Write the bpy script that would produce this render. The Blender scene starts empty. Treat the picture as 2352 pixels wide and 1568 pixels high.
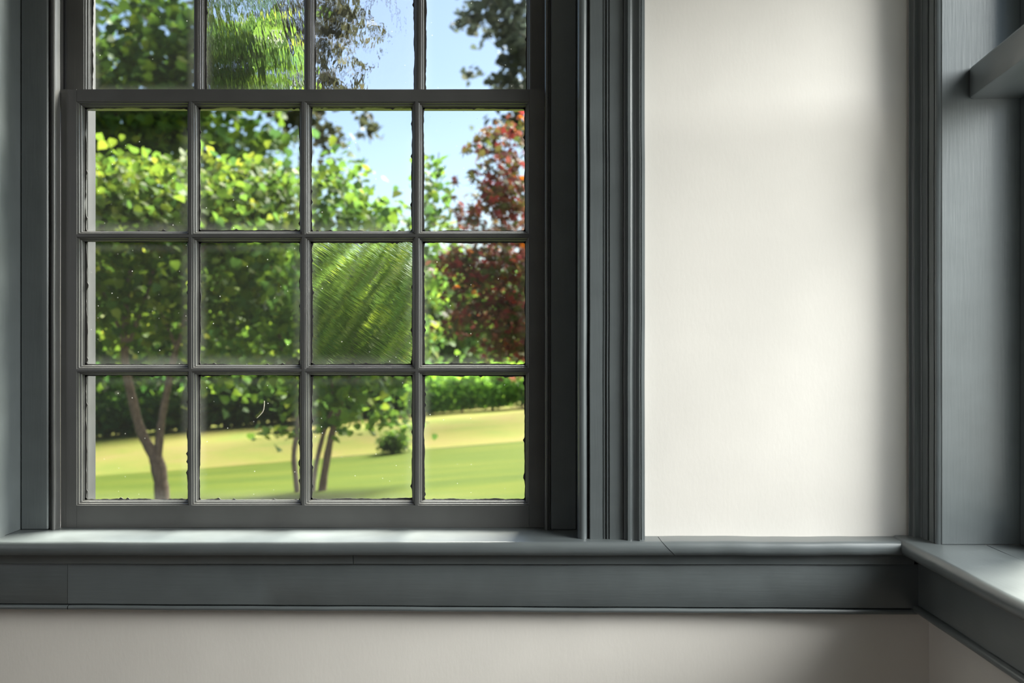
import bpy, math, random
import numpy as np
from mathutils import Vector

C = bpy.context.scene.collection
random.seed(4)
RNG = np.random.default_rng(11)
CZ = 1.25            # eye height above the room floor
F = 2070.0           # focal length in pixels of the 2352 wide frame
CAMY = -1.8          # the eye stands 1.8 m in front of the window wall

# ------------------------------------------------------------------ camera, sky, sun, lights
cam_d = bpy.data.cameras.new('camera')
cam_d.sensor_width = 36.0
cam_d.lens = F / 2352 * 36.0
cam_d.shift_y = -4.0 / 2352
cam_d.clip_start = 0.05
cam_d.clip_end = 500
cam_d.dof.use_dof = True
cam_d.dof.focus_distance = 1.84
cam_d.dof.aperture_fstop = 3.6
cam = bpy.data.objects.new('camera', cam_d)
cam.location = (0, CAMY, CZ)
cam.rotation_euler = (math.pi / 2, 0, 0)
C.objects.link(cam)
bpy.context.scene.camera = cam

vs = bpy.context.scene.view_settings
vs.view_transform = 'Standard'
vs.look = 'None'
vs.gamma = 1.0
vs.use_curve_mapping = False
vs.exposure = 0.0

SUN_DIR = Vector((0.45, 0.62, 0.90)).normalized()     # towards the sun: outside, right of the window, high
world = bpy.data.worlds.new('sky')
bpy.context.scene.world = world
world.use_nodes = True
wn = world.node_tree
bg = wn.nodes['Background']
sky = wn.nodes.new('ShaderNodeTexSky')
sky.sky_type = 'NISHITA'
sky.sun_disc = False
sky.sun_elevation = math.asin(SUN_DIR.z)
sky.sun_rotation = math.atan2(SUN_DIR.x, SUN_DIR.y)
sky.altitude = 100
sky.air_density = 1.0
sky.dust_density = 1.2
sky.ozone_density = 1.6
wn.links.new(sky.outputs[0], bg.inputs[0])
bg.inputs[1].default_value = 0.205

sun_d = bpy.data.lights.new('sun', 'SUN')
sun_d.energy = 40.0
sun_d.angle = math.radians(36)
sun_d.color = (1.0, 0.95, 0.86)
sun = bpy.data.objects.new('sun', sun_d)
sun.rotation_euler = SUN_DIR.to_track_quat('Z', 'Y').to_euler()
C.objects.link(sun)

def area(name, loc, target, sx, sy, power, col):
    d = bpy.data.lights.new(name, 'AREA')
    d.shape = 'RECTANGLE'
    d.size, d.size_y, d.energy, d.color = sx, sy, power, col
    o = bpy.data.objects.new(name, d)
    o.location = loc
    o.rotation_euler = (Vector(loc) - Vector(target)).to_track_quat('Z', 'Y').to_euler()
    C.objects.link(o)
    return o
# bright sky over the yard to the right, reaching in through the right-hand window
area('right_window_daylight', (1.03, -0.665, CZ + 0.12), (0.0, -0.665, CZ + 0.02), 1.0, 0.9, 5, (1.0, 0.985, 0.965))
area('right_yard_daylight', (3.70, -1.75, 3.30), (0.75, -0.45, 1.15), 2.9, 2.9, 510, (1.0, 0.985, 0.965))
# weak fill light added out of view by the windowless left wall
area('left_fill_light', (-2.58, -2.3, CZ + 0.35), (0.0, -2.3, CZ + 0.35), 1.1, 1.5, 9, (0.97, 0.985, 1.0))

# ------------------------------------------------------------------ helpers
WL = {}
def W(px, py, Y):
    d = Y - CAMY
    return Vector(((px - 1176) / F * d, Y, CZ - (py - 780) / F * d))

def tag(o, label=None, cat=None, group=None, kind=None):
    if label: o['label'] = label
    if cat: o['category'] = cat
    if group: o['group'] = group
    if kind: o['kind'] = kind
    return o

def empty(name, loc, parent=None):
    o = bpy.data.objects.new(name, None)
    o.empty_display_size = 0.05
    loc = Vector(loc)
    WL[o] = loc
    if parent: o.parent = parent; loc = loc - WL[parent]
    o.location = loc
    C.objects.link(o)
    return o

def place(o, c, parent):
    c = Vector(c)
    WL[o] = c
    if parent is not None:
        o.parent = parent
        o.location = c - WL[parent]
    else:
        o.location = c
    C.objects.link(o)

def mesh_obj(name, verts, faces, mat, parent=None, smooth=None):
    v = np.array(verts, dtype=float)
    c = Vector(((v[:, 0].min() + v[:, 0].max()) / 2, (v[:, 1].min() + v[:, 1].max()) / 2, v[:, 2].min()))
    me = bpy.data.meshes.new(name)
    me.from_pydata([tuple(p) for p in (v - np.array(c))], [], faces)
    me.materials.append(mat)
    if smooth:
        for p in me.polygons: p.use_smooth = True
        me.set_sharp_from_angle(angle=math.radians(smooth))
    me.update()
    o = bpy.data.objects.new(name, me)
    place(o, c, parent)
    return o

class MB:
    def __init__(s): s.v = []; s.f = []
    def add(s, verts, faces):
        b = len(s.v)
        s.v += [tuple(p) for p in verts]
        s.f += [[i + b for i in f] for f in faces]
    def box(s, x0, x1, y0, y1, z0, z1, b=0.0):
        if b <= 0:
            s.add([(x0, y0, z0), (x1, y0, z0), (x1, y1, z0), (x0, y1, z0), (x0, y0, z1), (x1, y0, z1), (x1, y1, z1), (x0, y1, z1)],
                  [[0, 3, 2, 1], [4, 5, 6, 7], [0, 1, 5, 4], [1, 2, 6, 5], [2, 3, 7, 6], [3, 0, 4, 7]])
            return
        # chamfered box
        vs_ = []; idx = {}
        X, Y, Z = (x0, x1), (y0, y1), (z0, z1)
        for i in (0, 1):
            for j in (0, 1):
                for k in (0, 1):
                    sx, sy, sz = (1 if i == 0 else -1), (1 if j == 0 else -1), (1 if k == 0 else -1)
                    for ax in range(3):
                        p = [X[i] + sx * b, Y[j] + sy * b, Z[k] + sz * b]
                        p[ax] = (X[i], Y[j], Z[k])[ax]
                        idx[(i, j, k, ax)] = len(vs_); vs_.append(p)
        fs = []
        for i in (0, 1):
            q = [idx[(i, 0, 0, 0)], idx[(i, 1, 0, 0)], idx[(i, 1, 1, 0)], idx[(i, 0, 1, 0)]]
            fs.append(q if i else q[::-1])
            q = [idx[(0, i, 0, 1)], idx[(1, i, 0, 1)], idx[(1, i, 1, 1)], idx[(0, i, 1, 1)]]
            fs.append(q[::-1] if i else q)
            q = [idx[(0, 0, i, 2)], idx[(1, 0, i, 2)], idx[(1, 1, i, 2)], idx[(0, 1, i, 2)]]
            fs.append(q if i else q[::-1])
        for a in (0, 1):
            for c in (0, 1):
                fs.append([idx[(0, a, c, 1)], idx[(1, a, c, 1)], idx[(1, a, c, 2)], idx[(0, a, c, 2)]])
                fs.append([idx[(a, 0, c, 0)], idx[(a, 1, c, 0)], idx[(a, 1, c, 2)], idx[(a, 0, c, 2)]])
                fs.append([idx[(a, c, 0, 0)], idx[(a, c, 1, 0)], idx[(a, c, 1, 1)], idx[(a, c, 0, 1)]])
        for i in (0, 1):
            for j in (0, 1):
                for k in (0, 1):
                    fs.append([idx[(i, j, k, 0)], idx[(i, j, k, 1)], idx[(i, j, k, 2)]])
        s.add(vs_, fs)
    def loft(s, A, B):
        n = len(A)
        s.add(list(A) + list(B), [[i, (i + 1) % n, n + (i + 1) % n, n + i] for i in range(n)] + [list(range(n))[::-1], [n + i for i in range(n)]])
    def build(s, name, mat, parent=None, smooth=None):
        o = mesh_obj(name, s.v, s.f, mat, parent, smooth)
        bm_fix(o.data)
        return o

import bmesh
def bm_fix(me):
    bm = bmesh.new(); bm.from_mesh(me)
    bmesh.ops.recalc_face_normals(bm, faces=bm.faces)
    bm.to_mesh(me); bm.free()

def box(name, x0, x1, y0, y1, z0, z1, mat, parent=None, b=0.0015):
    m = MB(); m.box(x0, x1, y0, y1, z0, z1, b)
    return m.build(name, mat, parent)

def arc(cx, cy, r, a0, a1, n=8):
    return [(cx + r * math.cos(math.radians(a0 + (a1 - a0) * i / n)), cy + r * math.sin(math.radians(a0 + (a1 - a0) * i / n))) for i in range(n + 1)]

def wob(t, seed, amp):
    return amp * (math.sin(t * 9.1 + seed) + 0.6 * math.sin(t * 23.7 + seed * 2.1) + 0.4 * math.sin(t * 61.0 + seed * 3.7))

def sweep_z(name, prof, z0, z1, mat, parent, to_xy, seed=0.0, amp=0.0, n=1, smooth=35):
    """prof: (u, d); to_xy maps (u, d) to x, y.  Extruded upwards, with a hand-planed waver of amp metres."""
    m = MB()
    n = max(n, 1)
    rings = []
    for k in range(n + 1):
        z = z0 + (z1 - z0) * k / n
        ring = []
        for u, d in prof:
            x, y = to_xy(u + wob(z, seed, amp), d + wob(z, seed + 5, amp))
            ring.append((x, y, z))
        rings.append(ring)
    _rings(m, rings)
    return m.build(name, mat, parent, smooth)

def sweep_x(name, prof, x0, x1, mat, parent, zshift=None, end0=None, end1=None, seed=0.0, amp=0.0, n=1, smooth=35):
    """prof: (y, z).  zshift(x, y, z) tilts, end0/end1(z) skews the ends."""
    m = MB(); rings = []
    for k in range(n + 1):
        t = k / n
        ring = []
        for y, z in prof:
            a = x0 + (end0(z) if end0 else 0); b = x1 + (end1(z) if end1 else 0)
            x = a + (b - a) * t
            zz = z + (zshift(x, y, z) if zshift else 0)
            ring.append((x, y + wob(x, seed, amp), zz + wob(x, seed + 3, amp)))
        rings.append(ring)
    _rings(m, rings)
    return m.build(name, mat, parent, smooth)

def sweep_y(name, prof, y0, y1, mat, parent, seed=0.0, amp=0.0, n=1, smooth=35):
    m = MB(); rings = []
    for k in range(n + 1):
        y = y0 + (y1 - y0) * k / n
        rings.append([(x + wob(y, seed, amp), y, z + wob(y, seed + 3, amp)) for x, z in prof])
    _rings(m, rings)
    return m.build(name, mat, parent, smooth)

def _rings(m, rings):
    n = len(rings[0]); v = [p for r in rings for p in r]; f = []
    for k in range(len(rings) - 1):
        for i in range(n):
            f.append([k * n + i, k * n + (i + 1) % n, (k + 1) * n + (i + 1) % n, (k + 1) * n + i])
    f.append(list(range(n))[::-1]); f.append([(len(rings) - 1) * n + i for i in range(n)])
    m.add(v, f)

# ------------------------------------------------------------------ materials
def newmat(name):
    m = bpy.data.materials.new(name); m.use_nodes = True
    nt = m.node_tree
    return m, nt, nt.nodes['Principled BSDF'], nt.nodes, nt.links

def ramp(N, pos_cols):
    r = N.new('ShaderNodeValToRGB')
    e = r.color_ramp.elements
    while len(e) < len(pos_cols): e.new(0.5)
    for k, (p, c) in enumerate(pos_cols):
        e[k].position = p; e[k].color = (*c, 1) if len(c) == 3 else c
    return r

def paint(name, col, rough=0.36, streak=(1, 1, 1), coat=0.0, bump=0.25, spec=0.5):
    """Brushed oil paint on old wood: faint streaks, a few dents and drips."""
    m, nt, P, N, L = newmat(name)
    tc = N.new('ShaderNodeTexCoord')
    mp = N.new('ShaderNodeMapping'); mp.inputs['Scale'].default_value = streak
    geo = N.new('ShaderNodeNewGeometry')
    L.new(geo.outputs['Position'], mp.inputs['Vector'])
    st = N.new('ShaderNodeTexNoise'); st.inputs['Scale'].default_value = 40; st.inputs['Detail'].default_value = 4
    L.new(mp.outputs[0], st.inputs['Vector'])
    sp = N.new('ShaderNodeTexNoise'); sp.inputs['Scale'].default_value = 17; sp.inputs['Detail'].default_value = 2
    L.new(geo.outputs['Position'], sp.inputs['Vector'])
    vo = N.new('ShaderNodeTexVoronoi'); vo.inputs['Scale'].default_value = 9
    L.new(geo.outputs['Position'], vo.inputs['Vector'])
    dent = N.new('ShaderNodeMapRange'); dent.inputs['From Min'].default_value = 0.0; dent.inputs['From Max'].default_value = 0.06
    L.new(vo.outputs['Distance'], dent.inputs['Value'])
    # colour: very slight mottling of the old paint
    cr = ramp(N, [(0.3, tuple(c * 0.93 for c in col)), (0.7, tuple(min(1, c * 1.07) for c in col))])
    L.new(sp.outputs['Fac'], cr.inputs['Fac'])
    L.new(cr.outputs[0], P.inputs['Base Color'])
    rr = N.new('ShaderNodeMapRange'); rr.inputs['To Min'].default_value = rough - 0.06; rr.inputs['To Max'].default_value = rough + 0.08
    L.new(sp.outputs['Fac'], rr.inputs['Value']); L.new(rr.outputs[0], P.inputs['Roughness'])
    a = N.new('ShaderNodeMath'); a.operation = 'MULTIPLY_ADD'; a.inputs[1].default_value = 0.35
    L.new(dent.outputs[0], a.inputs[0])
    L.new(st.outputs['Fac'], a.inputs[2])
    b = N.new('ShaderNodeBump'); b.inputs['Strength'].default_value = bump; b.inputs['Distance'].default_value = 0.0012
    L.new(a.outputs[0], b.inputs['Height']); L.new(b.outputs[0], P.inputs['Normal'])
    P.inputs['Specular IOR Level'].default_value = spec
    P.inputs['Coat Weight'].default_value = coat
    P.inputs['Coat Roughness'].default_value = 0.32
    return m

BLUE = (0.118, 0.134, 0.139)
GREY = (0.090, 0.090, 0.088)
M_TRIM_V = paint('blue_grey_paint_upright', BLUE, streak=(6, 6, 0.35), coat=0.6)
M_TRIM_H = paint('blue_grey_paint_level', BLUE, streak=(0.35, 5, 5), coat=0.6)
M_TRIM_Y = paint('blue_grey_paint_side', BLUE, streak=(5, 0.35, 5), coat=0.6)
M_SASH_V = paint('grey_sash_paint_upright', GREY, streak=(6, 6, 0.35), coat=0.5)
M_SASH_H = paint('grey_sash_paint_level', GREY, streak=(0.35, 5, 5), coat=0.5)
M_PANEL = paint('panelling_paint', (0.20, 0.21, 0.21), rough=0.5, streak=(6, 6, 0.35))
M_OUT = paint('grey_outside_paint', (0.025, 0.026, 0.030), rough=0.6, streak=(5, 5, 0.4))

def plaster(name, col):
    m, nt, P, N, L = newmat(name)
    geo = N.new('ShaderNodeNewGeometry')
    mp = N.new('ShaderNodeMapping'); mp.inputs['Scale'].default_value = (1, 1, 0.4)
    L.new(geo.outputs['Position'], mp.inputs['Vector'])
    n1 = N.new('ShaderNodeTexNoise'); n1.inputs['Scale'].default_value = 130; n1.inputs['Detail'].default_value = 5
    L.new(mp.outputs[0], n1.inputs['Vector'])
    n2 = N.new('ShaderNodeTexNoise'); n2.inputs['Scale'].default_value = 7; n2.inputs['Detail'].default_value = 3
    L.new(geo.outputs['Position'], n2.inputs['Vector'])
    cr = ramp(N, [(0.3, tuple(c * 0.975 for c in col)), (0.7, tuple(min(1, c * 1.02) for c in col))])
    L.new(n2.outputs['Fac'], cr.inputs['Fac']); L.new(cr.outputs[0], P.inputs['Base Color'])
    vo = N.new('ShaderNodeTexVoronoi'); vo.inputs['Scale'].default_value = 7
    L.new(geo.outputs['Position'], vo.inputs['Vector'])
    dent = N.new('ShaderNodeMapRange'); dent.inputs['From Max'].default_value = 0.03
    L.new(vo.outputs['Distance'], dent.inputs['Value'])
    ad = N.new('ShaderNodeMath'); ad.operation = 'MULTIPLY_ADD'; ad.inputs[1].default_value = 3.0
    L.new(n2.outputs['Fac'], ad.inputs[0]); L.new(n1.outputs['Fac'], ad.inputs[2])
    ad2 = N.new('ShaderNodeMath'); ad2.operation = 'MULTIPLY_ADD'; ad2.inputs[1].default_value = 0.8
    L.new(dent.outputs[0], ad2.inputs[0]); L.new(ad.outputs[0], ad2.inputs[2])
    b = N.new('ShaderNodeBump'); b.inputs['Strength'].default_value = 0.2; b.inputs['Distance'].default_value = 0.0012
    L.new(ad2.outputs[0], b.inputs['Height']); L.new(b.outputs[0], P.inputs['Normal'])
    P.inputs['Roughness'].default_value = 0.75
    P.inputs['Specular IOR Level'].default_value = 0.25
    return m
M_WALL = plaster('warm_white_plaster', (0.83, 0.785, 0.735))
M_CEIL = plaster('ceiling_plaster', (0.82, 0.80, 0.77))

def wood_floor():
    m, nt, P, N, L = newmat('floor_boards')
    geo = N.new('ShaderNodeNewGeometry')
    w = N.new('ShaderNodeTexWave'); w.inputs['Scale'].default_value = 3; w.inputs['Distortion'].default_value = 3
    L.new(geo.outputs['Position'], w.inputs['Vector'])
    cr = ramp(N, [(0, (0.05, 0.04, 0.032)), (1, (0.075, 0.058, 0.045))])
    L.new(w.outputs['Fac'], cr.inputs['Fac']); L.new(cr.outputs[0], P.inputs['Base Color'])
    P.inputs['Roughness'].default_value = 0.5
    return m
M_FLOOR = wood_floor()

def glass_mat(name, wavy=None):
    """Old window glass: clear sheet with dust specks and a grimy film that thickens along the bars.
    wavy=(scale xyz, strength) bends the view through it."""
    m, nt, P, N, L = newmat(name)
    N.remove(P)
    out = N['Material Output']
    tc = N.new('ShaderNodeTexCoord')
    if wavy:
        gl = N.new('ShaderNodeBsdfGlass'); gl.inputs['Roughness'].default_value = 0.0; gl.inputs['IOR'].default_value = 1.45
        mr = N.new('ShaderNodeMapping'); mr.inputs['Rotation'].default_value = (0, wavy[2], 0)
        L.new(tc.outputs['Object'], mr.inputs['Vector'])
        mp = N.new('ShaderNodeMapping'); mp.inputs['Scale'].default_value = wavy[0]
        L.new(mr.outputs[0], mp.inputs['Vector'])
        nz = N.new('ShaderNodeTexNoise'); nz.inputs['Scale'].default_value = 1.0; nz.inputs['Detail'].default_value = 2.5
        L.new(mp.outputs[0], nz.inputs['Vector'])
        bp = N.new('ShaderNodeBump'); bp.inputs['Strength'].default_value = 1.0; bp.inputs['Distance'].default_value = wavy[1]
        L.new(nz.outputs['Fac'], bp.inputs['Height']); L.new(bp.outputs[0], gl.inputs['Normal'])
        clear = gl
    else:
        tr = N.new('ShaderNodeBsdfTransparent'); tr.inputs[0].default_value = (0.965, 0.985, 0.97, 1)
        gs = N.new('ShaderNodeBsdfGlossy'); gs.inputs['Roughness'].default_value = 0.0
        fr = N.new('ShaderNodeFresnel'); fr.inputs[0].default_value = 1.45
        hf = N.new('ShaderNodeMath'); hf.operation = 'MULTIPLY'; hf.inputs[1].default_value = 0.8
        g0 = N.new('ShaderNodeNewGeometry')      # reflect once, at the face the ray enters by
        fb_ = N.new('ShaderNodeMath'); fb_.operation = 'MULTIPLY_ADD'; fb_.inputs[1].default_value = -1.0; fb_.inputs[2].default_value = 1.0
        L.new(g0.outputs['Backfacing'], fb_.inputs[0])
        fm = N.new('ShaderNodeMath'); fm.operation = 'MULTIPLY'; L.new(fr.outputs[0], fm.inputs[0]); L.new(fb_.outputs[0], fm.inputs[1])
        L.new(fm.outputs[0], hf.inputs[0])
        mx = N.new('ShaderNodeMixShader'); L.new(hf.outputs[0], mx.inputs[0]); L.new(tr.outputs[0], mx.inputs[1]); L.new(gs.outputs[0], mx.inputs[2])
        clear = mx
    # dirt
    sep = N.new('ShaderNodeSeparateXYZ'); L.new(tc.outputs['Generated'], sep.inputs[0])
    def edge(sock):
        a = N.new('ShaderNodeMath'); a.operation = 'SUBTRACT'; a.inputs[1].default_value = 0.5; L.new(sock, a.inputs[0])
        b = N.new('ShaderNodeMath'); b.operation = 'ABSOLUTE'; L.new(a.outputs[0], b.inputs[0])
        c = N.new('ShaderNodeMapRange'); c.inputs['From Min'].default_value = 0.38; c.inputs['From Max'].default_value = 0.48
        c.interpolation_type = 'SMOOTHSTEP'
        L.new(b.outputs[0], c.inputs['Value']); return c.outputs[0]
    mxx = N.new('ShaderNodeMath'); mxx.operation = 'MAXIMUM'
    L.new(edge(sep.outputs['X']), mxx.inputs[0]); L.new(edge(sep.outputs['Z']), mxx.inputs[1])
    nz2 = N.new('ShaderNodeTexNoise'); nz2.inputs['Scale'].default_value = 14; nz2.inputs['Detail'].default_value = 5
    geo = N.new('ShaderNodeNewGeometry'); L.new(geo.outputs['Position'], nz2.inputs['Vector'])
    film = N.new('ShaderNodeMath'); film.operation = 'MULTIPLY'; L.new(mxx.outputs[0], film.inputs[0]); L.new(nz2.outputs['Fac'], film.inputs[1])
    film2 = N.new('ShaderNodeMath'); film2.operation = 'MULTIPLY_ADD'; film2.inputs[1].default_value = 0.03; film2.inputs[2].default_value = 0.003
    L.new(film.outputs[0], film2.inputs[0])
    vo = N.new('ShaderNodeTexVoronoi'); vo.inputs['Scale'].default_value = 70; vo.inputs['Randomness'].default_value = 1
    L.new(geo.outputs['Position'], vo.inputs['Vector'])
    dot = N.new('ShaderNodeMapRange'); dot.inputs['From Min'].default_value = 0.10; dot.inputs['From Max'].default_value = 0.05
    L.new(vo.outputs['Distance'], dot.inputs['Value'])
    sel = N.new('ShaderNodeMapRange'); sel.inputs['From Min'].default_value = 0.80; sel.inputs['From Max'].default_value = 0.9
    cs = N.new('ShaderNodeSeparateColor'); L.new(vo.outputs['Color'], cs.inputs[0]); L.new(cs.outputs[0], sel.inputs['Value'])
    sp = N.new('ShaderNodeMath'); sp.operation = 'MULTIPLY'; L.new(dot.outputs[0], sp.inputs[0]); L.new(sel.outputs[0], sp.inputs[1])
    tot = N.new('ShaderNodeMath'); tot.operation = 'MAXIMUM'; L.new(film2.outputs[0], tot.inputs[0])
    sp2 = N.new('ShaderNodeMath'); sp2.operation = 'MULTIPLY'; sp2.inputs[1].default_value = 0.3; L.new(sp.outputs[0], sp2.inputs[0])
    L.new(sp2.outputs[0], tot.inputs[1])
    tl = N.new('ShaderNodeBsdfTranslucent'); tl.inputs[0].default_value = (0.85, 0.88, 0.84, 1)
    df = N.new('ShaderNodeBsdfDiffuse'); df.inputs[0].default_value = (0.8, 0.82, 0.78, 1)
    dd = N.new('ShaderNodeMixShader'); dd.inputs[0].default_value = 0.5; L.new(tl.outputs[0], dd.inputs[1]); L.new(df.outputs[0], dd.inputs[2])
    fin = N.new('ShaderNodeMixShader'); L.new(tot.outputs[0], fin.inputs[0]); L.new(clear.outputs[0], fin.inputs[1]); L.new(dd.outputs[0], fin.inputs[2])
    L.new(fin.outputs[0], out.inputs['Surface'])
    return m
M_GLASS = glass_mat('old_clear_glass')
M_GLASS_VERT = glass_mat('drawn_wavy_glass', ((60, 300, 14), 0.0008, 0.15))
M_GLASS_VERT2 = glass_mat('seedy_wavy_glass', ((40, 300, 22), 0.0005, -0.1))
M_GLASS_DIAG = glass_mat('scratched_streaky_glass', ((14, 300, 190), 0.0003, -0.6))
M_GLASS_SOFT = glass_mat('slightly_wavy_glass', ((16, 300, 30), 0.0010, 0.1))

M_PUTTY = paint('old_putty_line', (0.055, 0.053, 0.05), rough=0.55, bump=0.6)

# ------------------------------------------------------------------ room shell
T = 0.30                       # thickness of the window wall
WX0, WX1 = -1.035, 0.152       # rough opening of the window
SILL = CZ - 0.392
HEAD = CZ + 1.47
XR = 0.833                     # right wall
XO = 1.0                       # outer face of the right wall
CEIL = 3.05
m = MB()
m.box(-2.75, WX0, 0, T, 0, CEIL); m.box(WX1, XO, 0, T, 0, CEIL)
m.box(WX0, WX1, 0, T, 0, SILL - 0.03); m.box(WX0, WX1, 0, T, HEAD, CEIL)
tag(m.build('wall_back', M_WALL), 'warm white plaster wall around the window', 'wall', kind='structure')

NY0, NY1 = -1.24, -0.089       # recess of the right-hand window
NZ1 = CZ + 0.92
LEDGE = CZ - 0.389

m = MB()
m.box(XR, XO, NY1 + 0.002, 0, 0, CEIL)
m.box(XR, XO, NY0 - 0.02, NY1 + 0.002, 0, LEDGE - 0.032)
m.box(XR, XO, NY0 - 0.02, NY1 + 0.002, NZ1, CEIL)
m.box(XR, XO, -4.7, NY0 - 0.02, 0, CEIL)
tag(m.build('wall_right', M_WALL), 'warm white plaster side wall under the right ledge', 'wall', kind='structure')
m = MB(); m.box(-2.75, -2.6, -4.5, 0, 0, CEIL)
tag(m.build('wall_left', M_PANEL), 'panelled wall on the far left of the room', 'wall', kind='structure')
m = MB(); m.box(-2.75, XO, -4.7, -4.5, 0, CEIL)
tag(m.build('wall_rear', M_PANEL), 'panelled wall behind the viewpoint', 'wall', kind='structure')
m = MB(); m.box(-2.75, XO, -4.7, T, -0.12, 0)
tag(m.build('floor', M_FLOOR), 'brown wooden floor of the room', 'floor', kind='structure')
m = MB(); m.box(-2.75, XO, -4.7, T, CEIL, CEIL + 0.12)
tag(m.build('ceiling', M_CEIL), 'plain plaster ceiling of the room', 'ceiling', kind='structure')

# ------------------------------------------------------------------ window frame
YF = 0.058       # face of the frame
YL = 0.079       # face of the lower sash
YU = 0.118       # face of the upper sash
win = empty('window_1', (-0.44, 0.10, SILL))
tag(win, 'painted wooden frame of the double hung window', 'window', kind='structure')
Z0, Z1 = SILL, HEAD
# jamb linings between the casing and the frame
box('jamb_lining', WX0, -1.014, 0.0, T, Z0, Z1, M_TRIM_V, win)
box('jamb_lining', 0.134, WX1, 0.0, T, Z0, Z1, M_TRIM_V, win)
box('head_lining', -1.014, 0.134, 0.0, T, Z1 - 0.02, Z1, M_TRIM_H, win)
# frame faces
box('frame_stile', -1.0135, -0.9565, YF, T - 0.1, Z0, Z1 - 0.02, M_TRIM_V, win, 0.0025)
box('frame_stile', 0.0805, 0.1335, YF, T - 0.1, Z0, Z1 - 0.02, M_TRIM_V, win, 0.0025)
# stop beads: round-nosed strips in front of the sashes
def stop_bead(xo, xi):
    s = 1 if xi > xo else -1
    w = abs(xi - xo)
    r = 0.0065
    pts = [(0.0, 0.0), (0.0, 0.016)] + [(0.003 + (w - 0.003) * (0.5 - 0.5 * math.cos(math.pi * k / 10)), 0.016 + r * math.sin(math.pi * k / 10)) for k in range(1, 10)] + [(w, 0.014), (w, 0.0)]
    return sweep_z('stop_bead', pts, Z0, Z1 - 0.02, M_SASH_V, win, lambda u, d: (xo + s * u, YL - 0.001 - d), seed=xo, amp=0.0003, n=24)
stop_bead(-0.9535, -0.9415)
stop_bead(0.0790, 0.0680)
# outside jambs, stepped, seen through the left panes
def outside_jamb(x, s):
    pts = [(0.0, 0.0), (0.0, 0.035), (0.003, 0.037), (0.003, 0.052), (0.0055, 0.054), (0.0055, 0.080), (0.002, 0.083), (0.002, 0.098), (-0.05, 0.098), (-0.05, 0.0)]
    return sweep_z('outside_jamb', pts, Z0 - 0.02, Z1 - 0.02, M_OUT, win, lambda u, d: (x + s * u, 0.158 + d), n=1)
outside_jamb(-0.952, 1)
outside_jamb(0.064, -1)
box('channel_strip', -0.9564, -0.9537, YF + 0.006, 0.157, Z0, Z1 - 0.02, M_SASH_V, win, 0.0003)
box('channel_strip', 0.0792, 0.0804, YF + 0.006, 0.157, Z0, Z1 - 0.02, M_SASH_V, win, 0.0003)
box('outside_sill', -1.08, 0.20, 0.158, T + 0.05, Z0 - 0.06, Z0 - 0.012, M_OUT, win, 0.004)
box('parting_strip', -0.9565, -0.948, YU - 0.003, YU - 0.0005, Z0, Z1 - 0.02, M_OUT, win, 0.0005)

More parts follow.
